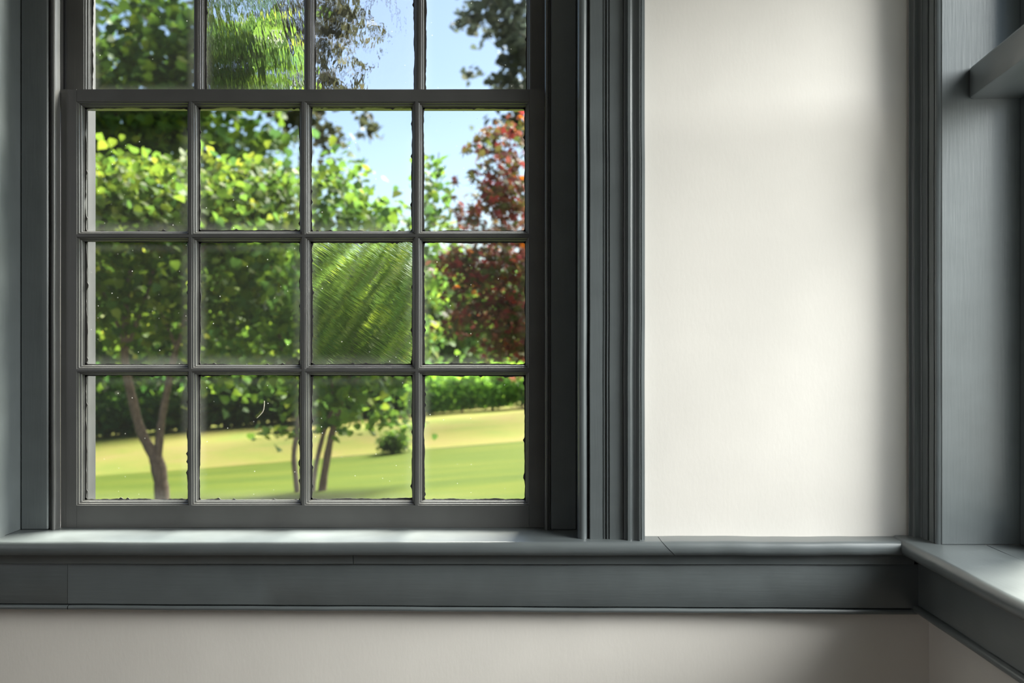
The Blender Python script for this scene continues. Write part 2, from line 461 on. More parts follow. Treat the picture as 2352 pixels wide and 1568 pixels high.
# ------------------------------------------------------------------ sashes
# muntin section: (half width, depth from the face), metres
MUN = [(0.0027, 0.0), (0.0030, 0.0030), (0.0042, 0.0031), (0.0056, 0.0040), (0.0063, 0.0058), (0.0064, 0.0082),
       (0.0078, 0.0084), (0.0090, 0.0095), (0.0096, 0.0115), (0.0097, 0.0140), (0.0108, 0.0142), (0.0108, 0.0200)]
STK = [(h - 0.0027, d) for h, d in MUN]     # the same moulding along stiles and rails, width from the flat
def sash(name, Y, xl, xr, fl, fr, vx, zb, zt, fb, ft, hz, glassmats, label):
    """fl/fr/fb/ft: inner ends of the flat faces; vx, hz: muntin centres."""
    root = empty(name, ((xl + xr) / 2, Y + 0.018, zb))
    tag(root, label, 'window sash')
    TH = 0.036
    def half(flat, edge, sgn):
        # section from outer edge to the glass, u measured along the inner direction
        return [(edge, Y), (flat, Y)] + [(flat + sgn * h, Y + d) for h, d in STK[1:]] + [(flat + sgn * 0.0035, Y + 0.0215), (flat + sgn * 0.0035, Y + TH), (edge, Y + TH)]
    sweep_z('stile', half(fl, xl, 1), zb, zt, M_SASH_V, root, lambda u, d: (u, d), seed=1.3, amp=0.00015, n=18)
    sweep_z('stile', half(fr, xr, -1), zb, zt, M_SASH_V, root, lambda u, d: (u, d), seed=2.9, amp=0.00015, n=18)
    flip = lambda pr: [(y, z) for z, y in pr]
    sweep_x('bottom_rail' if name.startswith('lower') else 'meeting_rail', flip(half(fb, zb, 1)), fl + 0.0004, fr - 0.0004, M_SASH_H, root, seed=3.1, amp=0.00015, n=18)
    sweep_x('meeting_rail' if name.startswith('lower') else 'top_rail', flip(half(ft, zt, -1)), fl + 0.0004, fr - 0.0004, M_SASH_H, root, seed=4.7, amp=0.00015, n=18)
    sec = [(-h, d) for h, d in MUN[::-1]] + [(h, d) for h, d in MUN] + [(0.0045, 0.0215), (0.0040, TH), (-0.0040, TH), (-0.0045, 0.0215)]
    for k, x in enumerate(vx):
        sweep_z('muntin', sec, fb, ft, M_SASH_V, root, lambda u, d, x=x: (x + u, Y + d), seed=k * 1.7, amp=0.00022, n=22)
    for k, z in enumerate(hz):
        sweep_x('muntin', [(Y + d + 0.00012, z + u) for u, d in sec], fl, fr, M_SASH_H, root, seed=5 + k * 1.9, amp=0.00022, n=26)
    xs = [fl + 0.0081] + [v for x in vx for v in (x - 0.0108, x + 0.0108)] + [fr - 0.0081]
    zs = [fb + 0.0081] + [v for z in hz for v in (z - 0.0108, z + 0.0108)] + [ft - 0.0081]
    for r in range(len(zs) // 2):
        for c in range(len(xs) // 2):
            x0, x1, z0, z1 = xs[2 * c], xs[2 * c + 1], zs[2 * r], zs[2 * r + 1]
            p = box('pane', x0 - 0.005, x1 + 0.005, Y + 0.0204, Y + 0.0230, z0 - 0.005, z1 + 0.005, glassmats.get((r, c), M_GLASS), root, 0)
            putty(p, x0, x1, z0, z1, Y + 0.0196, r * 7 + c + (50 if Y > 0.1 else 0))
    return root

def putty(parent, x0, x1, z0, z1, Y, seed):
    """Ragged line of putty and old paint that laps onto the glass."""
    rnd = random.Random(seed)
    n = 46
    m = MB()
    sides = [((x0, z0), (x1, z0), (0, 1)), ((x1, z0), (x1, z1), (-1, 0)), ((x1, z1), (x0, z1), (0, -1)), ((x0, z1), (x0, z0), (1, 0))]
    for (ax, az), (bx, bz), (nx, nz) in sides:
        base = rnd.uniform(0.0006, 0.0026)
        if nx == 1: base += 0.0016
        w = [0.0] * (n + 1); drift = 0.0
        for i in range(n + 1):
            drift = 0.8 * drift + rnd.gauss(0, 0.00045)
            w[i] = max(0.0002, base + drift + (0.0025 if rnd.random() < 0.03 else 0))
        w[0] += 0.002; w[-1] += 0.002
        vv = []
        for i in range(n + 1):
            t = i / n
            px, pz = ax + (bx - ax) * t, az + (bz - az) * t
            o = 0.003
            vv += [(px - nx * o, Y, pz - nz * o), (px + nx * w[i], Y, pz + nz * w[i]), (px + nx * w[i], Y + 0.0009, pz + nz * w[i]), (px - nx * o, Y + 0.0009, pz - nz * o)]
        ff = []
        for i in range(n):
            for k in range(4):
                ff.append([4 * i + k, 4 * i + (k + 1) % 4, 4 * i + 4 + (k + 1) % 4, 4 * i + 4 + k])
        m.add(vv, ff)
    return m.build('putty_line', M_PUTTY, parent)

PL = F / (YL - CAMY)
lx = lambda px: (px - 1176) / PL
lz = lambda py: CZ - (py - 780) / PL
VX = [lx(437), lx(697), lx(957)]
HZ = [lz(850), lz(541)]
lower = sash('lower_sash', YL, -0.9408, 0.0675, lx(176), lx(1216), VX, SILL + 0.0005, lz(205), lz(1160), lz(233), HZ,
             {(1, 2): M_GLASS_DIAG},
             'lower sash of twelve small panes between grey painted bars')
PITCH = HZ[1] - HZ[0]
ub = lz(205) - 0.026
ug = ub + 0.022
upper = sash('upper_sash', YU, -0.9560, 0.0800, lx(176) - 0.004, lx(1216) + 0.004, VX, ub, ug + 3 * PITCH + 0.045, ug, ug + 3 * PITCH, [ug + PITCH, ug + 2 * PITCH],
             {(0, 1): M_GLASS_VERT, (0, 2): M_GLASS_VERT2}, 'upper sash behind, its lowest row of panes at the top edge')

# ------------------------------------------------------------------ casings
def casing_profile(k=1.0):
    p = [(0.0, 0.0), (0.0, 0.014)]
    p += [(0.0095 - 0.0095 * math.cos(math.radians(a)), 0.015 + 0.0115 * math.sin(math.radians(a))) for a in range(10, 171, 16)]
    p += [(0.0192, 0.012), (0.0222, 0.012), (0.0228, 0.0245), (0.0238, 0.0252), (0.0475, 0.0252),
          (0.0480, 0.0225), (0.0500, 0.0225), (0.0505, 0.0240), (0.0520, 0.0245), (0.0530, 0.0235), (0.0535, 0.0215), (0.0560, 0.0215),
          (0.0566, 0.0262), (0.0580, 0.0268), (0.0590, 0.0258), (0.0592, 0.0210), (0.0610, 0.0210), (0.0614, 0.0262), (0.0622, 0.0268), (0.0880, 0.0268)]
    p += [(0.0880 + 0.0075 * math.sin(math.radians(a)), 0.0268 + 0.0125 * (1 - math.cos(math.radians(a)))) for a in range(10, 91, 16)]
    p += [(0.0962, 0.0400), (0.1010, 0.0402), (0.1014, 0.0380)]
    p += [(0.1014 + 0.0150 * t, 0.0380 - 0.0040 * math.sin(math.pi * t) + 0.0045 * t) for t in (0.2, 0.4, 0.6, 0.8, 1.0)]
    p += [(0.1172, 0.0440), (0.1190, 0.0446), (0.1198, 0.0436), (0.1202, 0.0300), (0.1232, 0.0300), (0.1236, 0.0345), (0.1300, 0.0335), (0.1300, 0.0)]
    return [(u * k, d) for u, d in p]

CX = (1328 - 1176) / F * 1.775
trim1 = empty('trim_1', (CX + 0.065, -0.01, SILL))
tag(trim1, 'moulded blue-grey casing between the window and the plaster wall', 'window casing', kind='structure')
def split_casing(parent, to_xy, z0, z1, k, seed):
    full = casing_profile(k)
    # bead strip, board with two fasciae, back band: three sticks of wood
    cuts = [('bead_moulding', 0.0, 0.0207), ('casing_board', 0.0207, 0.0880), ('back_band', 0.0880, 0.1301)]
    for nm, a, b in cuts:
        pts = [(u, d) for u, d in full if a * k - 1e-9 <= u <= b * k + 1e-9 and d > 0]
        if nm == 'bead_moulding': pts = [(0.0, 0.0)] + pts + [(0.0205 * k, 0.012), (0.0205 * k, 0.0)]
        elif nm == 'casing_board': pts = [(0.0207 * k, 0.0), (0.0207 * k, 0.012)] + pts + [(0.0879 * k, 0.0)]
        else: pts = [(0.0881 * k, 0.0)] + pts[1:] + [(0.130 * k, 0.0)]
        sweep_z(nm, pts, z0, z1, M_TRIM_V, parent, to_xy, seed=seed, amp=0.00025, n=30, smooth=32)
split_casing(trim1, lambda u, d: (CX + u, -d), SILL - 0.0005, HEAD + 0.0, 1.0, 1.0)
trim5 = empty('trim_5', (-1.07, -0.01, SILL))
tag(trim5, 'edge of the left window casing at the left border', 'window casing', kind='structure')
split_casing(trim5, lambda u, d: (-1.0130 - u, -d), SILL - 0.0005, HEAD, 1.0, 3.0)

NK = 0.086 / 0.130
trim2 = empty('trim_2', (XR - 0.02, -0.045, LEDGE))
tag(trim2, 'dark moulded casing in the room corner beside the right recess', 'casing', kind='structure')
split_casing(trim2, lambda u, d: (XR - d, -0.0875 + u), LEDGE - 0.0005, NZ1 + 0.0, NK, 2.0)

# ------------------------------------------------------------------ window sill and chair rail
trim3 = empty('trim_3', (0.0, -0.02, SILL - 0.15))
tag(trim3, 'dark blue-grey chair rail and window sill running across the back wall', 'chair rail', kind='structure')
LX0 = -2.55
TX = 0.028
def nose(y_back, top, yf=-0.055, t=TX):
    r = t / 2
    return [(y_back, top)] + [(yf + 0.010 - 0.010 * math.sin(math.radians(a)), top - r + r * math.cos(math.radians(a))) for a in range(0, 181, 15)] + [(y_back, top - t)]
JX = (1519 - 1176) / F * 1.75
skew = lambda z: (SILL - z) * 0.95
sweep_x('sill_board', nose(0.140, SILL), LX0, JX, M_TRIM_H, trim3, end1=skew, seed=0.7, amp=0.0002, n=60)
sweep_x('rail_cap', nose(0.0, SILL), JX + 0.0012, 0.762, M_TRIM_H, trim3, end0=skew, seed=2.2, amp=0.0006, n=40)
zb = SILL - TX
tilt = lambda x, y, z: -(x + 1.0) * 0.0057 * min(1.0, max(0.0, (zb - 0.004 - z) / 0.105))
BX = (810 - 1176) / F * 1.765
bed = [(0.0, zb), (-0.0345, zb - 0.0005), (-0.0345, zb - 0.004), (-0.033, zb - 0.007), (-0.0300, zb - 0.0195), (-0.0285, zb - 0.0205), (0.0, zb - 0.0205)]
sweep_x('bed_moulding', bed, LX0, BX, M_TRIM_H, trim3, zshift=tilt, seed=1.0, amp=0.0002, n=30)
sweep_x('bed_moulding', [(y * 0.985, z) for y, z in bed], BX + 0.0012, 0.79, M_TRIM_H, trim3, zshift=tilt, seed=1.4, amp=0.0002, n=30)
AX = (156 - 1176) / F * 1.778
ap = [(0.0, zb - 0.0207), (-0.0220, zb - 0.0207), (-0.0225, zb - 0.0225), (-0.0225, zb - 0.0990), (-0.0218, zb - 0.1000), (0.0, zb - 0.1000)]
sweep_x('apron_board', ap, LX0, AX, M_TRIM_H, trim3, zshift=tilt, seed=0.2, amp=0.0002, n=20)
sweep_x('apron_board', [(y * 1.03, z) for y, z in ap], AX + 0.0006, 0.803, M_TRIM_H, trim3, zshift=tilt, seed=0.9, amp=0.0002, n=40)
def bead_prof(zc, y0, r):
    return [(0.0, zc + r)] + [(y0 - r * math.sin(math.radians(a)), zc + r * math.cos(math.radians(a))) for a in range(0, 181, 15)] + [(0.0, zc - r)]
sweep_x('bottom_bead', bead_prof(zb - 0.1072, -0.0205, 0.0046), LX0, AX, M_TRIM_H, trim3, zshift=tilt, seed=0.3, amp=0.0002, n=20)
sweep_x('bottom_bead', bead_prof(zb - 0.1070, -0.0215, 0.0044), AX + 0.002, 0.806, M_TRIM_H, trim3, zshift=tilt, seed=0.8, amp=0.0003, n=60)
sweep_x('bead_fillet', [(0.0, zb - 0.0998), (-0.014, zb - 0.0998), (-0.014, zb - 0.1035), (0.0, zb - 0.1035)], LX0, 0.80, M_TRIM_H, trim3, zshift=tilt)

# ------------------------------------------------------------------ right ledge
trim4 = empty('trim_4', (0.83, -0.4, LEDGE - 0.15))
tag(trim4, 'pale-topped ledge on the right wall with a rounded edge and apron', 'ledge', kind='structure')
XN = 0.754
def nose_x(x_back, top, xf, t):
    r = t / 2
    return [(x_back, top)] + [(xf + 0.010 - 0.010 * math.sin(math.radians(a)), top - r + r * math.cos(math.radians(a))) for a in range(0, 181, 15)] + [(x_back, top - t)]
YN = -1.9
sweep_y('ledge_board', nose_x(0.8982, LEDGE, XN, 0.030), YN, -0.006, M_TRIM_Y, trim4, seed=0.4, amp=0.0004, n=50)
sweep_y('ledge_board', [(0.9002, LEDGE), (0.998, LEDGE), (0.998, LEDGE - 0.029), (0.9002, LEDGE - 0.029)], NY0, NY1 - 0.0005, M_TRIM_Y, trim4, seed=1.4, amp=0.0003, n=20)
zr = LEDGE - 0.030
apr = [(XR, zr), (0.797, zr), (0.797, zr - 0.016), (0.7985, zr - 0.0175), (0.801, zr - 0.019), (0.801, zr - 0.104), (XR, zr - 0.104)]
sweep_y('apron_board', apr, YN, -0.003, M_TRIM_Y, trim4, seed=2.4, amp=0.0003, n=40)
rb = 0.0062
sweep_y('bottom_bead', [(XR, zr - 0.105)] + [(0.796 - rb * math.sin(math.radians(a)), zr - 0.1112 + rb * math.cos(math.radians(a))) for a in range(0, 181, 15)] + [(XR, zr - 0.1174)],
        YN, -0.003, M_TRIM_Y, trim4, seed=3.4, amp=0.0003, n=40)

# ------------------------------------------------------------------ niche lining and shelf
win2 = empty('window_2', (0.96, (NY0 + NY1) / 2, LEDGE))
tag(win2, 'blue-grey recess of the right-hand window with its dark frame', 'window', kind='structure')
box('jamb_lining', 0.8155, 0.998, NY1, NY1 + 0.0205, LEDGE, NZ1, M_TRIM_V, win2, 0.0012)
box('jamb_lining', 0.8155, 0.998, NY0 - 0.0195, NY0, LEDGE, NZ1, M_TRIM_V, win2, 0.0012)
box('head_lining', 0.8155, 0.998, NY0, NY1, NZ1 - 0.02, NZ1, M_TRIM_Y, win2, 0.0012)
for y0, y1 in ((NY1 - 0.060, NY1 - 0.0005), (NY0 + 0.0005, NY0 + 0.060)):
    box('frame_stile', 0.964, 0.998, y0, y1, LEDGE + 0.0005, NZ1 - 0.0205, M_TRIM_V, win2, 0.002)
box('bottom_rail', 0.974, 0.998, NY0 + 0.0605, NY1 - 0.0605, LEDGE + 0.0005, LEDGE + 0.05, M_SASH_H, win2, 0.002)
box('meeting_rail', 0.974, 0.998, NY0 + 0.0605, NY1 - 0.0605, CZ + 0.50, CZ + 0.53, M_SASH_H, win2, 0.002)
box('pane', 0.986, 0.988, NY0 + 0.0605, NY1 - 0.0605, LEDGE + 0.0502, CZ + 0.4998, M_GLASS, win2, 0)
box('pane', 0.986, 0.988, NY0 + 0.0605, NY1 - 0.0605, CZ + 0.5302, NZ1 - 0.0207, M_GLASS, win2, 0)

shelf = empty('shelf', (0.9, -0.45, CZ + 0.457))
tag(shelf, 'thick painted shelf with a worn rounded front edge, high in the right recess', 'shelf')
def shelf_plank(name, fa, fb, ba, bb, z0, z1, rr):
    """plan: front x at far end / near end, back x at far / near end."""
    m = MB(); rings = []
    n = 24
    ys = [NY1 - 0.0008 + (SY0 - NY1) * k / n for k in range(n + 1)]
    if rr: ys = [ys[0], ys[0] - 0.0015, ys[0] - 0.004, ys[0] - 0.008] + ys[1:]
    for k, y in enumerate(ys):
        t = (y - NY1) / (SY0 - NY1)
        f = fa + (fb - fa) * t + wob(y, 1.0, 0.0006); b_ = ba + (bb - ba) * t
        if rr:
            if k < 3: f += (0.006, 0.0028, 0.0008)[k]
            pr = [(b_, z1)] + [(f + rr - rr * math.sin(math.radians(a)), z1 - rr + rr * math.cos(math.radians(a))) for a in range(0, 91, 15)] \
                + [(f, z0 + 0.004), (f + 0.0012, z0 + 0.0012), (f + 0.004, z0), (b_, z0)]
        else:
            pr = [(b_, z1), (f, z1), (f, z0), (b_, z0)]
        rings.append([(x, y, z) for x, z in pr])
    _rings(m, rings)
    return m.build(name, M_TRIM_Y, shelf, 32)
SZ = CZ + 0.457
SY0 = -0.46
shelf_plank('shelf_edge_plank', 0.8665, 0.8145, 0.9005, 0.8720, SZ, SZ + 0.060, 0.009)
shelf_plank('shelf_back_plank', 0.9015, 0.8730, 0.9630, 0.9630, SZ + 0.0008, SZ + 0.055, 0)

# ------------------------------------------------------------------ outdoors: ground
def gz(x, D):
    """Height of the ground at sideways x and distance D from the eye."""
    return CZ - 1.95 - 0.0347 * (D - 17) + 0.0775 * x
def ground_mat(name, cols, scale, stripe, rot):
    m, nt, P, N, L = newmat(name)
    geo = N.new('ShaderNodeNewGeometry')
    mp = N.new('ShaderNodeMapping'); mp.inputs['Scale'].default_value = (1, 1, 1); mp.inputs['Rotation'].default_value = (0, 0, rot)
    L.new(geo.outputs['Position'], mp.inputs['Vector'])
    mp2 = N.new('ShaderNodeMapping'); mp2.inputs['Scale'].default_value = stripe
    L.new(mp.outputs[0], mp2.inputs['Vector'])
    n1 = N.new('ShaderNodeTexNoise'); n1.inputs['Scale'].default_value = scale; n1.inputs['Detail'].default_value = 6; n1.inputs['Roughness'].default_value = 0.65
    L.new(mp2.outputs[0], n1.inputs['Vector'])
    cr = ramp(N, cols); L.new(n1.outputs['Fac'], cr.inputs['Fac']); L.new(cr.outputs[0], P.inputs['Base Color'])
    n2 = N.new('ShaderNodeTexNoise'); n2.inputs['Scale'].default_value = 60; n2.inputs['Detail'].default_value = 3
    L.new(geo.outputs['Position'], n2.inputs['Vector'])
    b = N.new('ShaderNodeBump'); b.inputs['Strength'].default_value = 0.6; b.inputs['Distance'].default_value = 0.03
    L.new(n2.outputs['Fac'], b.inputs['Height']); L.new(b.outputs[0], P.inputs['Normal'])
    P.inputs['Roughness'].default_value = 0.9; P.inputs['Specular IOR Level'].default_value = 0.1
    return m
M_LAWN = ground_mat('mown_lawn', [(0.32, (0.0292, 0.0485, 0.0015)), (0.5, (0.0438, 0.0626, 0.0020)), (0.7, (0.0616, 0.0735, 0.0045))], 1.3, (0.22, 1.9, 1), 0.10)
M_FIELD = ground_mat('dry_hay_field', [(0.3, (0.0771, 0.1025, 0.0148)), (0.48, (0.1107, 0.1107, 0.0213)), (0.7, (0.1353, 0.1082, 0.0344))], 0.55, (0.9, 0.5, 1), -0.5)
def ground(name, D0, D1, mat, label, x0, x1, nx, ny):
    v = []; f = []
    for j in range(ny + 1):
        D = D0 + (D1 - D0) * j / ny
        for i in range(nx + 1):
            x = x0 + (x1 - x0) * i / nx
            e = 0.25 * math.sin(x * 0.9) + 0.12 * math.sin(x * 2.3)
            DD = D + (e if (abs(D - 17) < 0.01) else 0)
            v.append((x, DD + CAMY, gz(x, DD) + 0.03 * math.sin(x * 0.7 + D * 0.5) * (1 if D > 10 else 0)))
    for j in range(ny):
        for i in range(nx):
            a = j * (nx + 1) + i
            f.append([a, a + 1, a + nx + 2, a + nx + 1])
    o = mesh_obj(name, v, f, mat, None, 60)
    tag(o, label, 'ground', kind='structure')
    return o
ground('lawn', 2.15, 17.0, M_LAWN, 'mown green lawn in the foreground outside the window', -30, 20, 50, 12)
ground('hay_field', 17.0, 90.0, M_FIELD, 'dry yellow field beyond the green lawn', -70, 50, 60, 20)

# ------------------------------------------------------------------ outdoors: plants
def leaf_mat(name, cols, trans=0.55, rough=0.5):
    """cols run over the per-leaf tint attribute."""
    m, nt, P, N, L = newmat(name)
    out = N['Material Output']
    at = N.new('ShaderNodeAttribute'); at.attribute_name = 'tint'
    cr = ramp(N, cols); L.new(at.outputs['Fac'], cr.inputs['Fac'])
    L.new(cr.outputs[0], P.inputs['Base Color'])
    P.inputs['Roughness'].default_value = rough; P.inputs['Specular IOR Level'].default_value = 0.12
    tl = N.new('ShaderNodeBsdfTranslucent')
    hs = N.new('ShaderNodeHueSaturation'); hs.inputs['Value'].default_value = 1.5; hs.inputs['Saturation'].default_value = 1.05
    L.new(cr.outputs[0], hs.inputs['Color']); L.new(hs.outputs[0], tl.inputs[0])
    mx = N.new('ShaderNodeMixShader'); mx.inputs[0].default_value = trans
    L.new(P.outputs[0], mx.inputs[1]); L.new(tl.outputs[0], mx.inputs[2]); L.new(mx.outputs[0], out.inputs['Surface'])
    return m
M_BARK = None
def bark_mat(name, a, b):
    m, nt, P, N, L = newmat(name)
    geo = N.new('ShaderNodeNewGeometry')
    mp = N.new('ShaderNodeMapping'); mp.inputs['Scale'].default_value = (1, 1, 0.25); L.new(geo.outputs['Position'], mp.inputs['Vector'])
    n = N.new('ShaderNodeTexNoise'); n.inputs['Scale'].default_value = 45; n.inputs['Detail'].default_value = 6; L.new(mp.outputs[0], n.inputs['Vector'])
    cr = ramp(N, [(0.35, a), (0.65, b)]); L.new(n.outputs['Fac'], cr.inputs['Fac']); L.new(cr.outputs[0], P.inputs['Base Color'])
    bp = N.new('ShaderNodeBump'); bp.inputs['Distance'].default_value = 0.02; L.new(n.outputs['Fac'], bp.inputs['Height']); L.new(bp.outputs[0], P.inputs['Normal'])
    P.inputs['Roughness'].default_value = 0.9
    return m
M_BARK = bark_mat('brown_bark', (0.075, 0.047, 0.032), (0.16, 0.105, 0.075))
M_BARKD = bark_mat('dark_bark', (0.04, 0.032, 0.026), (0.09, 0.07, 0.055))
M_LEAF1 = leaf_mat('yellow_green_leaf', [(0.0, (0.0371, 0.0773, 0.0216)), (0.45, (0.0668, 0.1159, 0.0192)), (0.8, (0.1113, 0.1493, 0.0216)), (1.0, (0.1531, 0.1625, 0.0257))])
M_LEAF2 = leaf_mat('fresh_green_leaf', [(0.0, (0.0485, 0.0995, 0.0307)), (0.5, (0.0835, 0.1493, 0.0270)), (0.9, (0.1347, 0.1928, 0.0249)), (1.0, (0.1684, 0.1990, 0.0347))])
M_LEAF3 = leaf_mat('dark_green_leaf', [(0.0, (0.0379, 0.0948, 0.0304)), (0.6, (0.0695, 0.1582, 0.0354)), (1.0, (0.1518, 0.2529, 0.0379))])
M_RED = leaf_mat('red_maple_leaf', [(0.0, (0.0453, 0.0568, 0.0135)), (0.35, (0.0642, 0.0416, 0.0167)), (0.65, (0.0983, 0.0243, 0.0264)), (0.9, (0.1513, 0.0264, 0.0228)), (1.0, (0.2572, 0.0757, 0.0152))])
M_OLIVE = leaf_mat('olive_grey_leaf', [(0.0, (0.0258, 0.0292, 0.0161)), (0.6, (0.0400, 0.0433, 0.0226)), (1.0, (0.0611, 0.0541, 0.0235))])
M_GREYG = leaf_mat('grey_green_leaf', [(0.0, (0.0376, 0.0484, 0.0376)), (0.6, (0.0538, 0.0672, 0.0538)), (1.0, (0.0807, 0.0860, 0.0645))])
M_HEDGE = leaf_mat('hedge_leaf', [(0.0, (0.1024, 0.2047, 0.0427)), (0.5, (0.1708, 0.3245, 0.0513)), (1.0, (0.2902, 0.4439, 0.0598))])
M_SHRUB = leaf_mat('shrub_leaf', [(0.0, (0.0398, 0.0796, 0.0166)), (0.5, (0.0664, 0.1262, 0.0199)), (1.0, (0.1128, 0.1726, 0.0232))])

HEART = (np.array([(0, 0, 0), (0, .5, -.04), (0, 1.05, -.16), (-.38, .08, .07), (-.46, .48, .06), (.38, .08, .07), (.46, .48, .06)], float) - (0, .45, 0),
         [[0, 1, 4, 3], [1, 2, 4], [0, 5, 6, 1], [1, 6, 2]])
OVAL = (np.array([(0, -.5, 0), (.3, 0, .06), (0, .55, -.05), (-.3, 0, .06)], float), [[0, 1, 2], [0, 2, 3]])
def star():
    v = [(0, -.1, 0)]; lob = [(-95, .62), (-48, .85), (0, 1.0), (48, .85), (95, .62)]
    ring = [(-.03, -.45, 0)]
    for i, (a, r) in enumerate(lob):
        t = math.radians(a)
        ring.append((r * math.sin(t), r * math.cos(t) - .1, -.12 * r))
        if i < 4:
            t2 = math.radians(a + 24)
            ring.append((.3 * math.sin(t2), .3 * math.cos(t2) - .1, .02))
    ring.append((.03, -.45, 0))
    v += ring
    return np.array(v, float) * 0.62, [[0, i, i + 1] for i in range(1, len(ring))]
STAR = star()

def orient(n, up):
    nr = RNG.normal(size=(n, 3)); nr[:, 2] = np.abs(nr[:, 2]) * 0.6 + up
    nr /= np.linalg.norm(nr, axis=1)[:, None]
    t = RNG.normal(size=(n, 3)); t[:, 2] -= 0.7
    t -= (t * nr).sum(1)[:, None] * nr
    t /= np.linalg.norm(t, axis=1)[:, None]
    return np.cross(t, nr), t, nr

def leaf_arrays(pos, size, tpl, up):
    n = len(pos)
    bx, by, bz = orient(n, up)
    tv = tpl[0]
    v = pos[:, None, :] + size[:, None, None] * (tv[None, :, 0:1] * bx[:, None, :] + tv[None, :, 1:2] * by[:, None, :] + tv[None, :, 2:3] * bz[:, None, :])
    return v

def fast_mesh(name, v, tpl, tint, mat):
    n, k = v.shape[0], v.shape[1]
    fl = tpl[1]
    loops = np.concatenate([np.array(f) for f in fl]); cnt = np.array([len(f) for f in fl])
    me = bpy.data.meshes.new(name)
    me.vertices.add(n * k); me.vertices.foreach_set('co', v.reshape(-1).astype(np.float32))
    L_ = (loops[None, :] + (np.arange(n) * k)[:, None]).reshape(-1).astype(np.int32)
    me.loops.add(len(L_)); me.loops.foreach_set('vertex_index', L_)
    tot = np.tile(cnt, n).astype(np.int32); st = np.concatenate([[0], np.cumsum(tot)[:-1]]).astype(np.int32)
    me.polygons.add(len(tot)); me.polygons.foreach_set('loop_start', st); me.polygons.foreach_set('loop_total', tot)
    me.update(calc_edges=True); me.validate()
    a = me.attributes.new('tint', 'FLOAT', 'POINT'); a.data.foreach_set('value', np.repeat(tint, k).astype(np.float32))
    me.materials.append(mat)
    return me

def PT(px, py, D):
    """Point at distance D from the eye plane on the sight line measured at (px, py)."""
    return np.array([(px - 1176) / F * D, CAMY + D, CZ - (py - 780) / F * D])

def cloud(blobs):
    """blobs: (px, py, rx px, ry px, D, depth m, sprays, leaves per spray, spray radius m)."""
    out = []; nearest = min(b[4] - b[5] for b in blobs)
    for px, py, rx, ry, D, dep, ns, nl, sr in blobs:
        c = PT(px, py, D); s = D / F
        q = RNG.normal(size=(ns, 3)); q /= np.linalg.norm(q, axis=1)[:, None]
        q *= (RNG.random((ns, 1)) ** 0.45)
        ctr = c + q * np.array([rx * s, dep, ry * s])
        g = RNG.normal(size=(ns, nl, 3)) * np.array([sr, sr, sr * 0.5])
        g[:, :, 2] -= 0.25 * (g[:, :, 0] ** 2 + g[:, :, 1] ** 2) / sr
        out.append((ctr[:, None, :] + g).reshape(-1, 3))
    out = np.concatenate(out)
    return out[out[:, 1] - CAMY > nearest]

def limb(m, pts, nseg=8):
    """pts: (x, y, z, radius); a tapering tube through them."""
    P_ = [Vector(p[:3]) for p in pts]; R_ = [p[3] for p in pts]
    # refine with Catmull-Rom
    Q = []; S = []
    for i in range(len(P_) - 1):
        p0, p1, p2, p3 = P_[max(i - 1, 0)], P_[i], P_[i + 1], P_[min(i + 2, len(P_) - 1)]
        for k in range(4):
            t = k / 4
            Q.append(0.5 * ((2 * p1) + (p2 - p0) * t + (2 * p0 - 5 * p1 + 4 * p2 - p3) * t * t + (3 * p1 - p0 - 3 * p2 + p3) * t ** 3))
            S.append(R_[i] + (R_[i + 1] - R_[i]) * t)
    Q.append(P_[-1]); S.append(R_[-1])
    rings = []
    for i, (p, r) in enumerate(zip(Q, S)):
        d = (Q[min(i + 1, len(Q) - 1)] - Q[max(i - 1, 0)]).normalized()
        a = d.cross(Vector((0.3, 1, 0.1))).normalized(); b = d.cross(a)
        rr = r * (1 + 0.07 * math.sin(i * 2.1))
        rings.append([tuple(p + (a * math.cos(2 * math.pi * j / nseg) + b * math.sin(2 * math.pi * j / nseg)) * rr) for j in range(nseg)])
    _rings(m, rings)

def pxlimb(m, pts, D):
    """pts: (px, py, width px, optional dD)."""
    limb(m, [(*PT(p[0], p[1], D + (p[3] if len(p) > 3 else 0)), p[2] / 2 * D / F) for p in pts])

def in_view(p):
    D = p[:, 1] - CAMY
    return (p[:, 0] / D * F + 1176), (780 - (p[:, 2] - CZ) / D * F)

